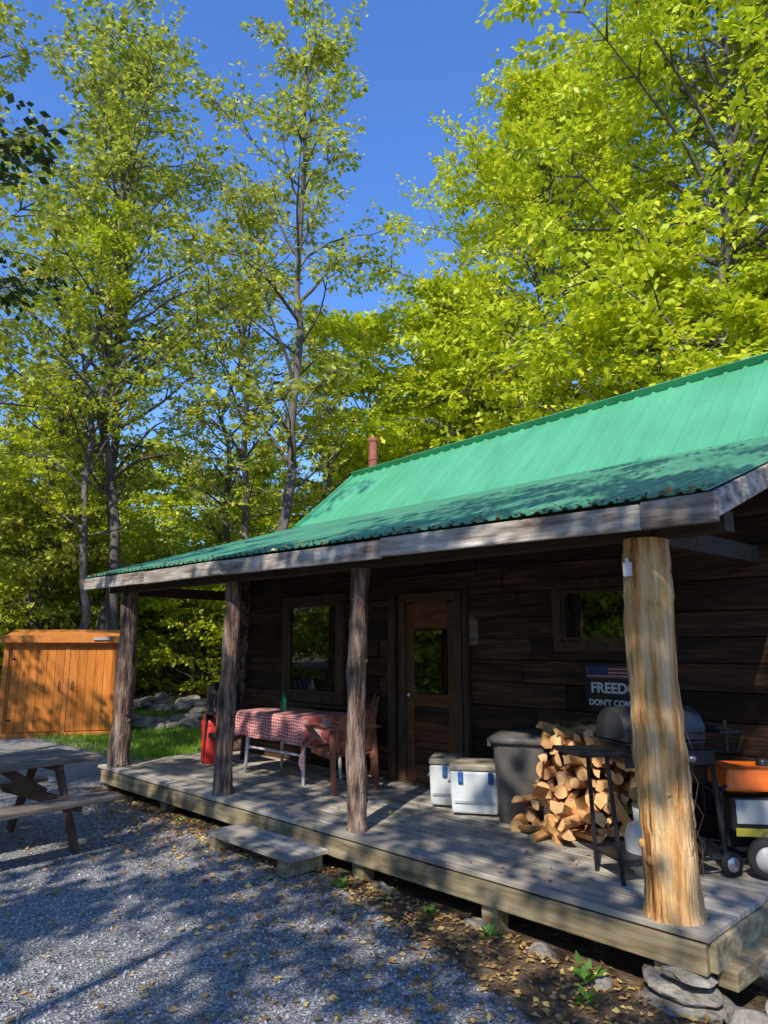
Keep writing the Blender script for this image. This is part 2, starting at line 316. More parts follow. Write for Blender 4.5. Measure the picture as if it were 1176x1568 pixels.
hh=N(nt,'ShaderNodeMath',operation='ADD'); L.new(vo.outputs['Distance'],hh.inputs[0]); L.new(n1.outputs['Fac'],hh.inputs[1])
bp=N(nt,'ShaderNodeBump'); bp.inputs['Strength'].default_value=.9; bp.inputs['Distance'].default_value=.015; L.new(hh.outputs[0],bp.inputs['Height']); L.new(bp.outputs[0],b.inputs['Normal'])
ground_m=m
me=npmesh('ground',np.stack([X,Y,Z],-1).reshape(-1,3),F,[ground_m],smooth=np.ones(len(F)))
def masks(x,y):
    s=TX*(x-PX)+TY*(y-PY); n=NX*(x-PX)+NY*(y-PY)
    nb=np.where(s<7.4,-.32-.30*np.clip(2.6-s,0,4),1.1+.1*(s-7.4))
    gv=np.clip((nb-n)/.5+.5,0,1)*np.clip((14.6-s)/.8,0,1)*np.clip((s+9)/.8,0,1)*np.clip((n+14)/1,0,1)
    ga=np.clip((s-7.2)/.5,0,1)*np.clip((17-s)/2,0,1)*np.clip((n-.8)/.5,0,1)*np.clip((6-n)/1.5,0,1)
    return gv,ga
gv,ga=masks(X.ravel(),Y.ravel())
at=me.attributes.new('mask','FLOAT_COLOR','POINT'); cc=np.ones((nn*nn,4),np.float32); cc[:,0]=gv;cc[:,1]=ga;cc[:,2]=0; at.data.foreach_set('color',cc.ravel())
o=bpy.data.objects.new('ground',me); link(o)

# pebbles
rng=np.random.default_rng(8)
def scatter(k,x0,x1,y0,y1): return rng.uniform(x0,x1,k),rng.uniform(y0,y1,k)
x,y=scatter(70000,-5,3,2.2,9.5); wgt=rng.uniform(0,1,len(x))<(3.2/np.maximum(y,3.2))**1.6
gv,_=masks(x,y); k=(gv>.45)&wgt; x=x[k];y=y[k]; K=len(x)
o6=np.array([[1,0,0],[-1,0,0],[0,1,0],[0,-1,0],[0,0,1],[0,0,-1]],float)
f8=np.array([[0,2,4],[2,1,4],[1,3,4],[3,0,4],[2,0,5],[1,2,5],[3,1,5],[0,3,5]])
sz=rng.uniform(.004,.012,K)*rng.choice([1,1,1.5],K); V=o6[None]*sz[:,None,None]*rng.uniform(.6,1.4,(K,6,1)); V[:,:,2]*=.7
a=rng.uniform(0,6.3,K); c_,s_=np.cos(a),np.sin(a); Vx=V[:,:,0]*c_[:,None]-V[:,:,1]*s_[:,None]; Vy=V[:,:,0]*s_[:,None]+V[:,:,1]*c_[:,None]
V=np.stack([Vx+x[:,None],Vy+y[:,None],V[:,:,2]+hz(x,y)[:,None]+.003],-1).reshape(-1,3)
F=(f8[None]+6*np.arange(K)[:,None,None]).reshape(-1,3)
pm=M('pebble',[(0,(.31,.305,.295)),(1,(.43,.42,.40))],scale=3,bump=0,rough=.9,island=.6)
link(bpy.data.objects.new('gravel',npmesh('gravel',V,F,[pm])))
def litter(name,x,y,z,size,mat_,flatn=.35):
    K=len(x); P=np.stack([x,y,z],1); A=rng.normal(0,1,(K,3))*np.array([1,1,.15]); Nn=nrm(np.array([0,0,1.])+rng.normal(0,flatn,(K,3)))
    v,f=leafgeo(P,A,Nn,size*rng.uniform(.6,1.4,K),.28); v=v.reshape(K,4,3); v[:,1,2]+=size*.12; v[:,3,2]+=size*.12
    link(bpy.data.objects.new(name,npmesh(name,v.reshape(-1,3),f,[mat_])))
x1,y1=scatter(1900,-5,3,2.2,10)
s2=rng.uniform(-1.5,6.5,4600); n2_=-.15-rng.exponential(.34,4600)*(1+.9*np.clip(2.5-s2,0,3)); x2=PX+TX*s2+NX*n2_; y2=PY+TY*s2+NY*n2_
x3,y3=scatter(6000,-9,-1,15.5,24)
x=np.concatenate([x1,x2]);y=np.concatenate([y1,y2]); litter('fallen_leaves',x,y,hz(x,y)+.012,.045,soil_bits)
litter('forest_floor_leaves',x3,y3,hz(x3,y3)+.012,.09,soil_bits)
s3=rng.uniform(-.2,7.2,150);n3=rng.uniform(-.1,1.2,150)
litter('deck_leaves',PX+TX*s3+NX*n3,PY+TY*s3+NY*n3,np.full(150,DZ+.006),.04,soil_bits,.15)
K=34000; s4=rng.uniform(7.3,16,K); n4=rng.uniform(.9,5.6,K); x=PX+TX*s4+NX*n4; y=PY+TY*s4+NY*n4
P=np.stack([x,y,hz(x,y)],1); v,f=leafgeo(P,np.array([0,0,1.])+rng.normal(0,.3,(K,3)),rng.normal(0,1,(K,3)),rng.uniform(.05,.12,K),.06)
link(bpy.data.objects.new('grass',npmesh('grass',v,f,[leafmat('grass_blade',[(0,(.10,.20,.02)),(1,(.30,.48,.05))],.4)])))
for (s_,n_,k) in [(2.35,-.42,.9),(1.55,-.35,.7),(1.05,-.32,.7),(.35,-.38,1.2),(.2,-.62,.8),(4.9,-.35,.6),(2.9,-.3,.7)]:
    K=26; a=rng.uniform(0,6.3,K); A=np.stack([np.cos(a),np.sin(a),rng.uniform(.2,1.2,K)],1)
    P=nrm(A)*rng.uniform(.0,.07,K)[:,None]*k; v,f=leafgeo(P,A,np.array([0,0,1.])+rng.normal(0,.3,(K,3)),rng.uniform(.04,.085,K)*k,.3)
    o=bpy.data.objects.new('weed_plant',npmesh('weed_plant',v,f,[green_weed])); w=W(s_,n_); o.location=(w[0],w[1],float(hz(np.float64(w[0]),np.float64(w[1])))+.01); link(o)

# ---------------------------------------------------------------- rocks
def rock(name,loc,size,seed,rz=0,parent=None):
    import bmesh
    r=random.Random(seed); bm=bmesh.new(); bmesh.ops.create_icosphere(bm,subdivisions=3,radius=1)
    ph=[Vector((r.uniform(-1,1),r.uniform(-1,1),r.uniform(-1,1))).normalized() for _ in range(9)]
    off=[r.uniform(.55,.85) for _ in ph]
    for v in bm.verts:
        for p,o_ in zip(ph,off):
            d=v.co.dot(p)
            if d>o_: v.co-=p*(d-o_)*.9
        v.co+=v.co*.05*math.sin(v.co.x*7+v.co.y*5+seed)
        v.co=Vector((v.co.x*size[0],v.co.y*size[1],v.co.z*size[2]))
    me=bpy.data.meshes.new(name); bm.to_mesh(me); bm.free(); me.materials.append(rock_m)
    o=bpy.data.objects.new(name,me); o.location=loc; o.rotation_euler=(r.uniform(-.2,.2),r.uniform(-.2,.2),rz); return link(o,parent)
rs=random.Random(3)
for (s_,n_,z_,a_,b_,c_) in [(-.12,-.12,-.235,.17,.15,.04),(-.08,-.1,-.30,.22,.18,.055),(-.1,-.16,-.38,.26,.2,.07),(-.45,-.15,-.36,.17,.13,.08),(-.38,.35,-.27,.2,.16,.1),(-.55,.1,-.36,.15,.12,.09),(-.75,.3,-.34,.22,.17,.09),
    (-.5,.75,-.25,.22,.16,.1),(.3,-.3,-.37,.1,.08,.05),(-.7,-.15,-.41,.12,.1,.06),(-.3,-.42,-.42,.12,.09,.04),(1.3,-.18,-.36,.16,.12,.07),(2.2,-.15,-.33,.14,.1,.06),(.75,-.2,-.36,.13,.1,.06),
    (-.62,-.35,-.42,.1,.07,.05),(-.2,-.65,-.42,.07,.06,.03),(.55,-.5,-.4,.06,.05,.03),(-.85,.05,-.4,.13,.1,.07)]:
    rock('rock',W(s_,n_,z_),(a_,b_,c_),rs.randint(0,999),rs.uniform(0,6))
wall_=empty('rock_wall')
for i in range(64):
    x=-7.0+(i%44)*.14+rs.uniform(-.1,.1); y=16.2+rs.uniform(-.5,.6)+(1.6+rs.uniform(0,1.2) if i>=44 else 0); z0=float(hz(np.float64(x),np.float64(y)))
    rock('stone_%d'%i,(x,y,z0+rs.uniform(.0,.26)),(rs.uniform(.15,.45),rs.uniform(.15,.35),rs.uniform(.09,.2)),i+50,rs.uniform(0,6),wall_)

# ---------------------------------------------------------------- cabin
cab=empty('log_cabin',(PX,PY,DZ),CABROT)    # local: x=-s, y=n
def eave(s): return 2.335+.009*(s+.5)
def brk(s): return 3.535-.004*s
def rid(s): return 4.86-.023*s
def roofz(s,n):
    if n<3.26: t=(n+.3)/3.56; return eave(s)*(1-t)+brk(s)*t
    t=(n-3.26)/1.38; return brk(s)*(1-t)+rid(s)*t
S0,S1=-.52,7.8
def roofpanel(name,n0,z0,n1,z1,pitch,rh,mat_,rw=.02):
    prof=[]; s=S0
    while s<S1-.01:
        prof+= [(s,0),(s+pitch*.5-rw*1.3,0),(s+pitch*.5-rw*.6,rh),(s+pitch*.5+rw*.6,rh),(s+pitch*.5+rw*1.3,0)]; s+=pitch
    prof.append((S1,0)); vs=[];fs=[]
    for (s_,h) in prof:
        vs.append((-s_,n0,z0(s_)+h)); vs.append((-s_,(n0+n1)/2,(z0(s_)+z1(s_))/2+h)); vs.append((-s_,n1,z1(s_)+h))
    for i in range(len(prof)-1):
        for k in (0,1): fs.append((3*i+k,3*i+3+k,3*i+4+k,3*i+1+k))
    mb=MB(); mb.add(vs,fs,0); o=mb.obj(name,[mat_],cab)
    md=o.modifiers.new('thick','SOLIDIFY'); md.thickness=.006; md.offset=-1
    return o
roofpanel('porch_roof',-.33,lambda s:eave(s)-.01,3.30,lambda s:brk(s)+.003,.104,.017,roof_m2,rw=.018)
roofpanel('main_roof_front',3.25,lambda s:brk(s)-.032,4.64,rid,.23,.034,roof_m,rw=.024)
roofpanel('main_roof_back',7.75,lambda s:2.15,4.64,rid,.23,.034,roof_m,rw=.024)
mb=MB()
for sgn in(-1,1): mb.beam((-S0,4.64+sgn*.07,rid(S0)-.025),(-S1,4.64+sgn*.07,rid(S1)-.025),.17,.012,0,up=(0,-sgn*.62,.78))
mb.tube([(-S0,4.64,rid(S0)+.03),(-S1,4.64,rid(S1)+.03)],.025,8,0)
for s_ in (S1+.006,S0-.006):
    mb.beam((-s_,3.25,brk(s_)+.0),(-s_,4.66,rid(s_)+.0),.03,.1,0)
    mb.beam((-s_,4.62,rid(s_)),(-s_,7.75,2.15),.03,.1,0)
mb.obj('roof_trim',[roof_m],cab)
mb=MB()
mb.beam((-S1-.0,-.3,eave(S1)-.09),(-S1-.0,3.25,brk(S1)-.09),.04,.14,0); mb.beam((-S0+.0,-.3,eave(S0)-.09),(-S0+.0,3.25,brk(S0)-.09),.04,.14,0)
mb.obj('rake_board',[grey_wood],cab,bevel=.006)
mb=MB(); segs=[-.56,-.12,2.05,4.4,6.1,7.86]
rz=random.Random(9)
for a,b_ in zip(segs[:-1],segs[1:]):
    h=.165 if a<-.3 else .15
    mb.beam((-a,-.30-(.02 if a<-.3 else 0),eave(a)-.10+rz.uniform(-.008,.008)),(-b_+.004,-.30,eave(b_)-.10+rz.uniform(-.008,.008)),.045,h,0)
mb.obj('fascia',[grey_wood],cab,bevel=.01)
mb=MB()
mb.beam((.5,0,2.2),(-7.6,0,2.25),.14,.12,0)
mb.beam((0.02,-.1,2.17),(0.02,1.8,2.2),.12,.13,0); mb.beam((-7.1,-.1,2.2),(-7.1,1.8,2.2),.12,.13,0)
s=-.45
while s<7.8:
    mb.beam((-s,-.26,roofz(s,-.26)-.1),(-s,1.8,roofz(s,1.8)-.1),.045,.13,0); s+=.59
for n_ in (.35,.95,1.5):
    mb.beam((.5,n_,roofz(0,n_)-.032),(-7.75,n_,roofz(7.7,n_)-.032),.09,.02,0)
mb.obj('porch_framing',[beam_dark],cab)
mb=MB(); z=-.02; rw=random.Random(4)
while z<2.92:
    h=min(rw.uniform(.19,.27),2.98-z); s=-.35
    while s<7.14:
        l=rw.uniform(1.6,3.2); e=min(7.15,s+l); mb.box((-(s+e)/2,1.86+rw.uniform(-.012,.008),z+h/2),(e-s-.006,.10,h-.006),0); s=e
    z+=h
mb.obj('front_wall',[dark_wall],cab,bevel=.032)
mb=MB(); mb.box((-3.4,1.955,1.4),(7.46,.1,2.9),0); mb.obj('wall_core',[black_rough],cab)
mb=MB()
for s_ in (7.05,-.3):
    P=[(1.9,-.3),(7.5,-.3),(7.5,2.3),(4.64,4.55),(3.26,3.35),(1.9,2.95)]
    vs=[(-s_,n,z) for n,z in P]+[(-(s_-.1),n,z) for n,z in P]; k=len(P)
    mb.add(vs,[tuple(range(k)),tuple(reversed(range(k,2*k)))]+[(i,(i+1)%k,(i+1)%k+k,i+k) for i in range(k)])
mb.box((-3.4,7.5,.95),(7.4,.1,2.5))
mb.obj('side_walls',[gable_wood],cab)
mb=MB(); z=.05
while z<2.75:
    mb.tube([(-7.02,1.83,z+.09),(-7.33,1.83,z+.09)],.085,10,0); mb.tube([(-7.16,1.95,z+.01),(-7.16,1.6,z+.01)],.08,10,0); z+=.19
mb.obj('corner_logs',[post_bark],cab)
def frame(mb,s0,s1,z0,z1,w,y,d=.06,mi=0):
    mb.box((-(s0+s1)/2,y,z1+w/2),(s1-s0+2*w,d,w),mi); mb.box((-(s0+s1)/2,y,z0-w/2),(s1-s0+2*w,d,w),mi)
    mb.box((-(s0-w/2),y-.003,(z0+z1)/2),(w,d,z1-z0),mi); mb.box((-(s1+w/2),y-.003,(z0+z1)/2),(w,d,z1-z0),mi)
mb=MB()
frame(mb,4.96,6.0,.875,2.036,.11,1.79); mb.box((-5.48,1.74,.74),(1.4,.14,.04)); 
frame(mb,.72,1.72,1.53,2.02,.09,1.79)
frame(mb,3.03,3.76,.03,1.98,.10,1.79,.09)
mb.box((-3.95,1.76,1.0),(.1,.1,2.1)); mb.box((-2.88,1.77,1.05),(.06,.06,2.1))
mb.obj('window_and_door_trim',[trim_wood],cab,bevel=.005)
mb=MB(); mb.box((-5.48,1.80,1.455),(1.04,.01,1.161)); mb.box((-1.22,1.80,1.775),(1.0,.01,.49)); mb.box((-3.43,1.79,1.32),(.53,.01,.68))
mb.obj('window_glass',[glass],cab)
mb=MB(); frame(mb,5.0,5.96,.915,1.996,.035,1.785,.03); frame(mb,.76,1.68,1.57,1.98,.03,1.785,.03); mb.obj('window_sash',[trim_wood],cab)
mb=MB()
for s_ in(3.09,3.705): mb.box((-s_,1.80,1.0),(.11,.05,1.94))
mb.box((-3.4,1.80,1.83),(.5,.048,.3)); mb.box((-3.4,1.80,.90),(.5,.048,.14)); mb.box((-3.4,1.80,.12),(.5,.048,.18)); 
for k in range(5): mb.box((-3.4,1.812,.27+k*.125),(.5,.02,.118))
mb.obj('front_door',[door_wood],cab,bevel=.005)
mb=MB(); mb.lathe([(0,-.03),(.028,-.025),(.03,0),(.012,.015),(.012,.04)],(-3.69,1.745,.95),12,0,Matrix.Rotation(math.radians(-90),3,'X')); mb.obj('door_knob',[steel],cab)
mb=MB()
pl=[(-.09,0),(.09,0),(.09,.2)]+[(.09*math.cos(a),.2+.11*math.sin(a)) for a in np.linspace(.3,math.pi-.3,7)]+[(-.09,.2)]
vs=[(-2.83+x_,1.79,1.5+z_) for x_,z_ in pl]+[(-2.83+x_,1.815,1.5+z_) for x_,z_ in pl]; k=len(pl)
mb.add(vs,[tuple(range(k)),tuple(reversed(range(k,2*k)))]+[(i,(i+1)%k,(i+1)%k+k,i+k) for i in range(k)]); mb.obj('wall_plaque',[table_wood],cab)
mb=MB()
for k in range(9):
    mb.tube([(-6.25-.05*k,1.77,1.95),(-6.27-.05*k,1.76,1.6),(-6.25-.05*k,1.77,1.3)],.004,4,0,False)
    mb.tube([(-6.22,1.765,1.3+.08*k),(-6.68,1.765,1.32+.08*k)],.004,4,0,False)
mb.obj('hanging_net',[trim_wood],cab)
ch=MB(); ch.tube([(-7.6,4.9,4.3),(-7.6,4.9,5.36)],.085,18,0); ch.lathe([(.085,5.33),(.10,5.35),(.10,5.42),(.075,5.43),(.075,5.30)],(-7.6,4.9,0),18,0); ch.lathe([(.092,4.98),(.097,5.0),(.092,5.02)],(-7.6,4.9,0),18,0)
ch.lathe([(.16,4.62),(.095,4.74)],(-7.6,4.9,0),18,0)
ch.obj('chimney_pipe',[rust],cab)
def post(name,s_,r0,r1,top,mat_,seed,lean=(0,0),jit=.03,knots=10):
    pr=random.Random(seed); n=44; mb=MB(); pts=[];rad=[]
    for i in range(n):
        t=i/(n-1); pts.append((-s_+lean[0]*t+.014*math.sin(t*5+seed),lean[1]*t+.014*math.cos(t*4+seed),t*top)); rad.append((r0*(1-t)+r1*t)*(1+pr.uniform(-.03,.03))*(1.12 if i==0 else 1))
    mb.tube(pts,rad,32,0,True,jit,rng=pr)
    for k in range(knots):
        t=pr.uniform(.08,.95); a=pr.uniform(0,6.28); r=(r0*(1-t)+r1*t); c=Vector((-s_+lean[0]*t,lean[1]*t,t*top)); d=Vector((math.cos(a),math.sin(a),pr.uniform(-.2,.4)))
        mb.tube([c+d*r*.8,c+d*r*1.0,c+d*r*pr.uniform(1.05,1.1)],[r*.26,r*.18,r*.09],9,0,True,.05,rng=pr)
    mb.obj(name,[mat_],cab)
post('porch_post_1',0,.155,.14,2.14,post_peeled,1,knots=11,jit=.024)
post('porch_post_2',2.64,.085,.078,2.16,post_bark,2,knots=18,jit=.06)
post('porch_post_3',4.67,.098,.082,2.17,post_bark,3,knots=14,jit=.05)
post('porch_post_4',7.1,.13,.105,2.18,post_bark,4,knots=10,jit=.05,lean=(-.03,0))
mb=MB(); mb.box((-.06,-.15,1.95),(.055,.02,.085)); mb.tube([(-.06,-.15,1.99),(-.06,-.155,2.02)],.012,8,0); mb.obj('post_thermometer',[white_m],cab,rz=0,bevel=.006)
mb=MB()
for k in range(7):
    z0=rz.uniform(.5,1.1); mb.tube([(.15,.0,z0),(.19+rz.uniform(-.03,.04),rz.uniform(-.08,.08),z0-.12),(.15+rz.uniform(0,.06),rz.uniform(-.1,.1),z0-.3)],.0025,4,0,False)
mb.obj('dangling_twigs',[trim_wood],cab)
# deck
mb=MB(); n_=-.17; k=0
while n_<1.8:
    s=-.27
    while s<7.35:
        e=min(7.36,s+random.uniform(2.2,3.8)); 
        if 7.36-e<.5: e=7.36
        mb.box((-(s+e)/2,n_+.068,-.02+random.uniform(-.002,.002)),(e-s-.006,.131,.036),0); s=e
    n_+=.141; k+=1
mb.obj('deck_boards',[deck_wood],cab,bevel=.005)
mb=MB()
mb.box((-1.6,-.15,-.125),(3.7,.05,.15)); mb.box((-5.35,-.15,-.125),(3.78,.05,.15))
mb.beam((.26,-.12,-.12),(.26,1.9,-.12),.05,.15); mb.beam((.30,-.05,-.23),(.42,1.8,-.2),.11,.1); mb.beam((-7.33,-.12,-.125),(-7.33,1.8,-.125),.05,.15)
for s_ in (7.2,5.7,4.3,2.5,1.2,.0): mb.box((-s_,-.06,-.27),(.13,.13,.2))
mb.beam((-.2,.0,-.18),(-7.2,.0,-.18),.12,.1)
mb.obj('deck_rim',[rim_wood],cab,bevel=.008)
K=420; s5=rng.uniform(-.5,7.8,K)**1; n5=-.33+rng.exponential(.05,K); z5=np.array([roofz(a,b_) for a,b_ in zip(s5,n5)])+.02
P=np.stack([-s5,n5,z5],1); v,f=leafgeo(P,rng.normal(0,1,(K,3))*np.array([1,1,.3]),np.array([0,0,1.])+rng.normal(0,.4,(K,3)),rng.uniform(.025,.06,K),.3)
o=bpy.data.objects.new('roof_debris',npmesh('roof_debris',v,f,[soil_bits])); link(o,cab)
st=empty('wooden_step',W(3.33,-.44,-.27),CABROT)
mb=MB()
for k in range(3): mb.box((0,-.135+k*.135,.13),(1.22,.128,.036))
mb.obj('treads',[deck_wood],st,bevel=.005)
mb=MB()
for x_ in(-.5,.5): mb.box((x_,0,.055),(.09,.38,.12))
mb.box((0,.17,.06),(1.1,.04,.1)); mb.obj('stringers',[rim_wood],st)

# sign
sg=empty('freedom_sign',W(1.16,1.775,.91),CABROT)
mb=MB(); mb.box((0,0,.215),(.66,.02,.43)); mb.obj('board',[black_m],sg,bevel=.003)
def text(body,x,z,size,mat_,par,y=-.0125):
    c=bpy.data.curves.new(body,'FONT'); c.body=body; c.size=size; c.extrude=.001; c.align_x='CENTER'; c.offset=.003*size/.1
    o=bpy.data.objects.new('text_'+body.split()[0].lower().replace("'",''),c); o.data.materials.append(mat_); o.rotation_euler=(math.pi/2,0,0); o.location=(x,y,z); link(o,par)
text('FREEDOM',0,.17,.125,white_m,sg); text("DON'T COME FREE",0,.06,.07,white_m,sg)
fm=MB()
for k in range(7): fm.box((.0,-.0125,.30+k*.0155),(.62,.003,.0085),0 if k%2==0 else 1)
fm.box((-.2,-.0145,.365),(.2,.003,.075),2)
fm.obj('flag',[flat('flag_red',(.40,.07,.05)),flat('flag_white',(.55,.52,.48)),flat('flag_blue',(.03,.05,.14))],sg)

# ---------------------------------------------------------------- deck items
def cooler(loc,rz_,w_,lx):
    co=empty('cooler',loc,rz_)
    mb=MB(); mb.box((0,0,.20),(w_,.38,.36),0,taper=.93); mb.obj('body',[cooler_m],co,bevel=.018)
    mb=MB(); mb.box((0,0,.415),(w_+.01,.39,.06),0); mb.obj('lid',[cooler_lid],co,bevel=.018)
    mb=MB()
    for x_ in lx: mb.box((x_,-.2,.33),(.045,.02,.10)); mb.box((x_,-.207,.30),(.02,.02,.03))
    mb.obj('latches',[blue_m],co,bevel=.005)
    mb=MB()
    for sx_ in(-1,1): mb.tube([(sx_*w_/2,-.1,.3),(sx_*(w_/2+.02),-.09,.27),(sx_*(w_/2+.02),.09,.27),(sx_*w_/2,.1,.3)],.012,6,0)
    mb.box((0,-.188,.12),(w_*.8,.012,.02)); mb.box((w_*.3,-.19,.05),(.04,.02,.03)); mb.obj('handles',[grey_plastic],co)
cooler(W(2.74,1.27,0),math.radians(-12),.30,(0,)); cooler(W(2.33,1.20,0),math.radians(-14),.44,(-.12,.15))
tb=empty('trash_can',W(1.84,1.26,0),math.radians(-20))
def rsq(mb,levels,n=28,mi=0,p=4.):
    vs=[];fs=[]
    for hx,hy,z in levels:
        for k in range(n):
            a=2*math.pi*k/n; c,s_=math.cos(a),math.sin(a); q=(abs(c)**p+abs(s_)**p)**(-1/p); vs.append((hx*c*q,hy*s_*q,z))
    for i in range(len(levels)-1):
        for k in range(n): fs.append((i*n+k,i*n+(k+1)%n,(i+1)*n+(k+1)%n,(i+1)*n+k))
    fs.append(tuple(reversed(range(n)))); fs.append(tuple(range((len(levels)-1)*n,len(levels)*n))); mb.add(vs,fs,mi,True)
mb=MB(); rsq(mb,[(.2,.19,0),(.22,.21,.02),(.235,.22,.3),(.255,.24,.66),(.255,.24,.665)]); mb.obj('body',[bin_m],tb)
mb=MB(); rsq(mb,[(.28,.265,.66),(.285,.27,.675),(.285,.27,.70),(.26,.245,.72),(.2,.19,.75),(.01,.01,.755)]); 
for sx_ in(-1,1): mb.box((sx_*.29,0,.65),(.04,.16,.07))
mb.obj('lid',[bin_m],tb)
# firewood
fw=MB(); rf=random.Random(21)
def log(c,ax,L_,r,kind):
    ax=Vector(ax).normalized(); u=ax.cross(Vector((0,0,1))).normalized(); w=ax.cross(u); th=rf.uniform(0,6.28)
    if kind==0: A=[(0,0)]+[(math.cos(a)*1.25,math.sin(a)*1.25) for a in (0,.35,.75,1.15,1.5)]; A=[(x_-.6,y_-.6) for x_,y_ in A]
    elif kind==1: A=[(math.cos(a),math.sin(a)*.8) for a in (0,.6,1.3,2,2.7,3.14)]; A=[(x_,y_-.3) for x_,y_ in A]
    elif kind==2: A=[(math.cos(a)*.9,math.sin(a)*.9) for a in np.linspace(0,6.28,11)[:-1]]
    else: A=[(-.9,-.6),(.8,-.7),(.9,.3),(.1,.75),(-.8,.4)]
    A=[((x_*math.cos(th)-y_*math.sin(th))*r*rf.uniform(.9,1.1),(x_*math.sin(th)+y_*math.cos(th))*r*rf.uniform(.9,1.1)) for x_,y_ in A]
    k=len(A); c=Vector(c); vs=[c-ax*L_/2+u*x_+w*y_ for x_,y_ in A]+[c+ax*L_/2+u*x_*.95+w*y_*.95 for x_,y_ in A]
    fw.add(vs,[tuple(range(k))],1); fw.add(vs,[tuple(reversed(range(k,2*k)))],1); fw.add(vs,[(i,(i+1)%k,(i+1)%k+k,i+k) for i in range(k)],0)
row=0; z=.05
while z<.76:
    w0=-.66+row*.03; w1=.58-max(0,row-3)*.08
    x_=w0+(row%2)*.05
    while x_<w1:
        for dpt in (-.04,.34):
            log((x_+rf.uniform(-.02,.02),dpt+rf.uniform(-.07,.07)+row*.012,z+rf.uniform(-.015,.015)),(rf.uniform(-.45,.45),-1,rf.uniform(-.2,.2)),rf.uniform(.34,.42),rf.uniform(.045,.072),rf.choice([0,0,1,3,2]))
        x_+=rf.uniform(.085,.115)
    z+=.084; row+=1
for k in range(13):
    log((rf.uniform(-.5,.5),-.33+rf.uniform(-.1,.08),.05+rf.uniform(0,.2)*(k%3)),(rf.uniform(-1,1),-rf.uniform(.3,1),rf.uniform(-.35,.35)),rf.uniform(.28,.36),rf.uniform(.045,.065),rf.choice([0,1,3]))
for k in range(10):
    log((rf.uniform(-.55,.3),.0+rf.uniform(-.1,.2),.74+rf.uniform(-.04,.06)),(rf.uniform(-.6,.6),-rf.uniform(.5,1),rf.uniform(-.3,.3)),rf.uniform(.3,.38),rf.uniform(.045,.065),rf.choice([0,1,3]))
fw.obj('firewood_pile',[split_side,grain_end],None,W(1.12,1.33,0),CABROT+.35)
# gas grill
gg=empty('gas_grill',(1.84,5.06,DZ),math.radians(14))
mb=MB()
mb.tube([(-.36,-.12,.0),(-.42,-.10,.78)],.015,8); mb.tube([(-.36,.2,.0),(-.40,.18,.78)],.015,8)
mb.tube([(.40,-.14,.05),(.36,-.1,.80)],.015,8); mb.tube([(.40,.2,.05),(.36,.18,.80)],.015,8)
mb.tube([(-.36,-.12,.12),(.40,-.14,.12)],.012,6); mb.tube([(-.36,.2,.12),(.40,.2,.12)],.012,6)
mb.tube([(.42,-.2,.8),(.42,-.2,1.0)],.012,6); mb.box((.42,-.1,.93),(.16,.3,.02))
mb.box((0,.03,.14),(.74,.3,.015)); mb.obj('stand',[black_m],gg)
mb=MB(); mb.box((-.47,.03,.80),(.32,.36,.03)); mb.box((.0,-.17,.76),(.66,.02,.09)); mb.obj('shelf',[black_m],gg,bevel=.006)
mb=MB(); mb.box((0,.03,.79),(.62,.38,.16),0,taper=.8); mb.obj('firebox',[black_m],gg,bevel=.018)
mb=MB(); vs=[];fs=[]; n=12
for i,xx in enumerate((-.31,-.30,.30,.31)):
    k_=.94 if i in(0,3) else 1
    for k in range(n): a=math.pi*k/(n-1); vs.append((xx,.03-.19*math.cos(a)*k_,.875+.21*abs(math.sin(a))**.8*k_))
for i in range(3):
    for k in range(n-1): fs.append((i*n+k,(i+1)*n+k,(i+1)*n+k+1,i*n+k+1))
fs+= [tuple(range(n)),tuple(reversed(range(3*n,4*n)))]; mb.add(vs,fs,0,True)
mb.tube([(-.22,-.18,.92),(-.22,-.23,.94),(.22,-.23,.94),(.22,-.18,.92)],.012,8); mb.obj('lid',[flat('grill_lid',(.045,.045,.048),rough=.4)],gg)
mb=MB()
for y_ in(-.14,.22): mb.lathe([(.0,-.02),(.075,-.02),(.08,0),(.075,.02),(0,.02)],(.43,y_,.08),20,0,Matrix.Rotation(math.pi/2,3,'X'))
mb.obj('wheels',[black_rough],gg)
mb=MB()
for y_ in(-.162,.198): mb.lathe([(0,-.004),(.045,-.003),(.047,.0),(.045,.003),(0,.004)],(.43,y_,.08),16,0,Matrix.Rotation(math.pi/2,3,'X'))
for k in range(3): mb.lathe([(0,-.02),(.02,-.02),(.022,.02),(.0,.02)],(-.15+k*.15,-.19,.76),12,0,Matrix.Rotation(math.pi/2,3,'X'))
mb.obj('knobs_and_hubs',[steel],gg)
mb=MB(); mb.lathe([(.10,0),(.10,.02),(.145,.05),(.15,.1),(.15,.24),(.13,.30),(.06,.34),(.02,.35)],(0,0,0),24,0); mb.lathe([(.085,.32),(.09,.42),(.085,.42)],(0,0,0),20,0); mb.tube([(0,0,.34),(0,0,.40)],.02,8); mb.obj('propane_tank',[white_m],gg,(-.06,.04,.0))
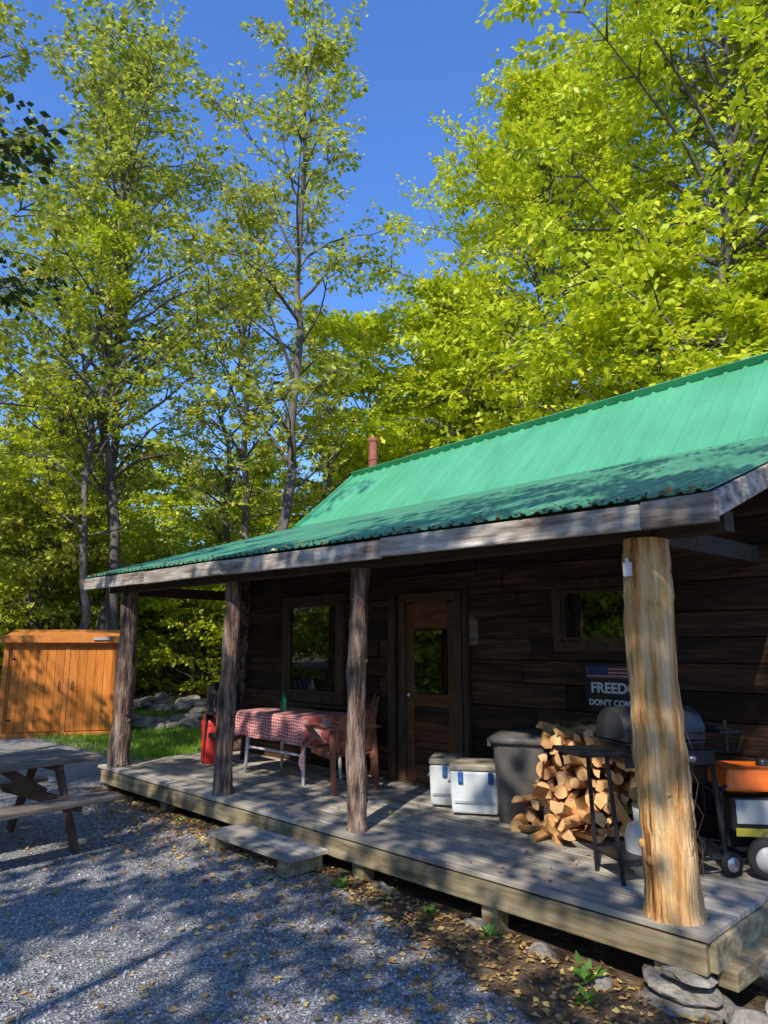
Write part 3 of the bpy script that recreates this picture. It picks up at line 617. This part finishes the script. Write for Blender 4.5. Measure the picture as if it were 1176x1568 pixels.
# generator
ge=empty('portable_generator',(2.60,5.22,DZ),math.radians(-8))
mb=MB()
for y_ in(-.2,.2): mb.tube([(-.3,y_,.1),(-.3,y_,.52),(-.27,y_,.56),(.27,y_,.56),(.3,y_,.52),(.3,y_,.1),(-.3,y_,.1)],.014,8)
for x_ in(-.3,.3): mb.tube([(x_,-.2,.5),(x_,.2,.5)],.014,8); mb.tube([(x_,-.2,.12),(x_,.2,.12)],.014,8)
mb.tube([(-.3,-.2,.45),(-.34,-.24,.62),(-.34,-.24,.8),(-.2,-.24,.8)],.011,8); mb.obj('frame',[black_m],ge)
mb=MB(); mb.box((0,0,.60),(.5,.40,.14),0,taper=1.1); mb.lathe([(0,.72),(.04,.72),(.045,.67)],(0.05,0,0),16,1); mb.obj('fuel_tank',[orange_m,black_m],ge,bevel=.018)
mb=MB(); mb.box((-.06,-.1,.38),(.36,.18,.22),0); mb.box((0,.08,.28),(.46,.2,.3),0); mb.obj('engine_housing',[black_m],ge,bevel=.015)
mb=MB(); mb.box((-.06,-.196,.40),(.30,.012,.15),0)
mb.obj('control_panel',[grey_plastic],ge)
mb=MB()
for x_ in(-.15,-.06,.03): mb.lathe([(0,-.01),(.025,-.01),(.028,.0)],(x_,-.203,.41),14,0,Matrix.Rotation(math.pi/2,3,'X'))
mb.obj('outlets',[black_m],ge)
mb=MB(); mb.box((-.12,-.195,.27),(.2,.01,.05)); mb.obj('label',[flat('yellow_label',(.6,.5,.05))],ge)
mb=MB(); mb.lathe([(0,-.06),(.07,-.06),(.10,-.04),(.11,0),(.11,.05),(0,.05)],(.02,-.15,.19),24,0,Matrix.Rotation(math.pi/2,3,'X')); mb.obj('alternator_cover',[grey_plastic],ge)
mb=MB()
for x_,y_,r_ in((-.06,-.27,.125),(-.06,.24,.125)):
    R_=Matrix.Rotation(math.pi/2,3,'X'); mb.lathe([(r_*.68,-.03),(r_,-.03),(r_*1.03,0),(r_,.03),(r_*.68,.03)],(x_,y_,.13),28,0,R_); mb.lathe([(0,-.034),(r_*.3,-.034),(r_*.62,-.02),(r_*.7,-.028),(r_*.7,.02),(0,.02)],(x_,y_,.13),28,1,R_)
mb.obj('wheels',[black_rough,grey_plastic],ge)
# dining table with gingham cloth
dt=empty('dining_table',W(5.0,1.12,0),CABROT)
mb=MB(); mb.box((0,0,.70),(1.25,.66,.035)); 
for sx_ in(-1,1):
    for sy_ in(-1,1): mb.tube([(sx_*.56,sy_*.27,0),(sx_*.52,sy_*.25,.69)],[.018,.028],8)
mb.tube([(-.55,-.26,.3),(.55,-.26,.3)],.014,6); mb.tube([(-.55,.26,.3),(.55,.26,.3)],.014,6); mb.obj('table',[white_m],dt)
mb=MB(); nx,ny=61,41; vs=[];fs=[]
for j in range(ny):
    for i in range(nx):
        x_=-.95+1.9*i/(nx-1); y_=-.64+1.28*j/(ny-1); ex=max(0,abs(x_)-.63); ey=max(0,abs(y_)-.335)
        px_=max(-.63,min(.63,x_)); py_=max(-.335,min(.335,y_)); dr=ex+ey*(1.0 if ex==0 else .9)
        wv=.02*math.sin(x_*17)+.015*math.sin(y_*19+2)
        vs.append((px_+math.copysign(min(ex,.02)+(wv if ex>0 else 0)*min(1,ex*6)+.0,x_)+(.1*ey*math.copysign(1,x_) if ex>.0 else 0),py_+math.copysign(min(ey,.02)+abs(wv)*min(1,ey*6),y_)+(.1*ex*math.copysign(1,y_) if ey>0 else 0),.725-dr*.95+.004*math.sin(x_*9)*math.cos(y_*11)))
for j in range(ny-1):
    for i in range(nx-1): fs.append((j*nx+i,j*nx+i+1,(j+1)*nx+i+1,(j+1)*nx+i))
mb.add(vs,fs,0,True); mb.obj('tablecloth',[gingham],dt)
mb=MB(); mb.lathe([(0,.73),(.035,.73),(.037,.86),(.014,.92),(.014,.95),(0,.95)],(-.05,-.1,0),14,0); mb.obj('bottle',[green_glass],dt)
def chair(name,loc,rz_,m1_,m2_,bk=.98):
    e=empty(name,loc,rz_); mb=MB()
    for k in range(5): mb.box((0,-.2+k*.1,.42-.012*k),(.48,.088,.022))
    for k in range(5): 
        mb.beam((-.19+k*.095,.24,.40),(-.19+k*.095,.24+.28*(bk-.4),bk+.03*(2-abs(k-2))),.075,.018,0,up=(0,1,0))
    mb.beam((-.24,.24+.28*(bk-.55),bk-.14),(.24,.24+.28*(bk-.55),bk-.14),.03,.06,0)
    for sx_ in(-1,1): mb.box((sx_*.28,.02,.64),(.09,.56,.022))
    mb.obj('seat_and_back',[m1_],e,bevel=.004); mb=MB()
    for sx_ in(-1,1):
        mb.beam((sx_*.26,-.22,0),(sx_*.26,-.22,.63),.045,.045); mb.beam((sx_*.26,.30,0),(sx_*.26,.24,.63),.045,.045); mb.beam((sx_*.235,-.22,.39),(sx_*.235,.28,.35),.025,.06)
    mb.obj('legs',[m2_],e,bevel=.004)
chair('patio_chair',W(4.05,1.05,0),CABROT+math.radians(-100),chair_wood,chair_wood,bk=.80)
chair('patio_chair',W(6.15,1.05,0),CABROT+math.radians(80),black_m,black_m)
chair('patio_chair',W(5.3,1.55,0),CABROT,beam_dark,beam_dark)
chair('patio_chair',W(4.55,1.5,0),CABROT+math.radians(-20),chair_wood,chair_wood,bk=.9)
rb=empty('red_beverage_cooler',W(6.5,.95,0)); mb=MB(); mb.lathe([(0,.0),(.12,0),(.13,.03),(.135,.45),(.125,.47)],(0,0,0),24,0); mb.obj('body',[red_m],rb)
mb=MB(); mb.lathe([(.135,.46),(.14,.48),(.14,.53),(.11,.56),(0,.57)],(0,0,0),24,0); mb.tube([(-.13,0,.45),(-.1,0,.6),(.1,0,.6),(.13,0,.45)],.012,8); mb.obj('lid',[red_m],rb)
# ---------------------------------------------------------------- picnic table
ax=math.atan2(-.78,-.62)
pt=empty('picnic_table',(-3.55,6.50,float(hz(np.float64(-3.5),np.float64(6.5)))),ax)
mb=MB()
for k in range(5): mb.box((0,-.31+k*.155,.735),(1.85,.146,.038))
for sg_ in(-1,1):
    for k in range(2): mb.box((0,sg_*(.60+k*.145),.44),(1.85,.138,.038))
mb.obj('top_and_benches',[table_wood],pt,bevel=.006)
mb=MB()
for x_ in(-.62,.62):
    for sg_ in(-1,1): mb.beam((x_,sg_*.62,0),(x_,sg_*.2,.71),.09,.04,0,up=(1,0,0))
    mb.box((x_+.045,0,.40),(.04,1.46,.09)); mb.box((x_+.045,0,.69),(.04,.72,.075))
    mb.beam((x_,0,.42),(x_*.3,0,.70),.04,.08)
mb.obj('legs',[table_leg],pt,bevel=.005)
# ---------------------------------------------------------------- shed
sh=empty('garden_shed',(-6.28,14.4,0),math.radians(17))
mb=MB(); w=2.3; h=1.86; d=1.2
x_=-w/2
while x_<w/2-.01: mb.box((x_+.07,0,h/2+.03),(.135,.03,h),0); x_+=.1433
x_=0
while x_<d: 
    for sx_ in(-1,1): mb.box((sx_*w/2,.03+x_+.07,h/2+.03),(.03,.135,h),0)
    x_+=.143
mb.box((0,d,h/2),(w,.03,h),0); mb.obj('walls',[cedar],sh,bevel=.004)
mb=MB()
for a,b_ in((-1.0,-.05),(.05,1.0)):
    x_=a; 
    while x_<b_-.02: mb.box((x_+.079,-.03,.93),(.153,.03,1.62),0); x_+=.1583
mb.obj('doors',[cedar],sh,bevel=.004)
mb=MB()
for x_ in(-1.10,0,1.10): mb.box((x_,-.028,.93),(.09,.05,1.84))
mb.box((0,-.03,1.80),(2.3,.055,.10)); mb.box((0,-.03,.06),(2.3,.055,.08)); mb.obj('trim',[cedar_trim],sh,bevel=.004)
mb=MB()
mb.beam((0,-.14,1.87),(0,d+.1,2.08),2.42,.03); mb.beam((0,-.155,1.88),(0,-.175,1.88),2.44,.13); mb.obj('roof',[cedar_trim],sh)
mb=MB()
for x_ in(-.96,.96):
    for z_ in(.35,1.5): mb.box((x_,-.05,z_),(.07,.012,.03))
for x_ in (-.12,.12): mb.tube([(x_,-.05,.9),(x_,-.08,.92),(x_,-.08,1.05),(x_,-.05,1.07)],.008,6)
mb.obj('hinges_and_handles',[black_m],sh)
mb=MB(); mb.box((.62,-.19,1.89),(.3,.03,.05)); mb.obj('solar_light',[grey_plastic],sh)

# ---------------------------------------------------------------- light, sky, camera
el=math.radians(42); az=(-.35,-.9367)
dv=Vector((-az[0]*math.cos(el),-az[1]*math.cos(el),-math.sin(el)))
sl=bpy.data.lights.new('sun','SUN'); sl.energy=5; sl.angle=math.radians(.5); sl.color=(1,.95,.87)
so=bpy.data.objects.new('sun',sl); so.rotation_euler=dv.to_track_quat('-Z','Y').to_euler(); link(so)
w=bpy.data.worlds.new('World'); sc.world=w; w.use_nodes=True; nt=w.node_tree; bg=nt.nodes['Background']
sky=nt.nodes.new('ShaderNodeTexSky'); sky.sky_type='NISHITA'; sky.sun_disc=False; sky.sun_elevation=el; sky.sun_rotation=math.radians(200.5); sky.air_density=1.5; sky.dust_density=.3; sky.ozone_density=2.5; sky.altitude=0
mul=nt.nodes.new('ShaderNodeMix'); mul.data_type='RGBA'; mul.blend_type='MULTIPLY'; mul.inputs[0].default_value=1; mul.inputs[7].default_value=(.78,1.2,2.05,1)
nt.links.new(sky.outputs[0],mul.inputs[6]); nt.links.new(mul.outputs[2],bg.inputs['Color']); bg.inputs['Strength'].default_value=.115
cd=bpy.data.cameras.new('camera'); cd.sensor_fit='VERTICAL'; cd.sensor_height=36; cd.lens=24.96; cd.clip_end=2000; cd.clip_start=.05
c=bpy.data.objects.new('camera',cd); c.location=(0,0,DZ+1.5); c.rotation_euler=(math.radians(90+10.6),0,0); link(c); sc.camera=c
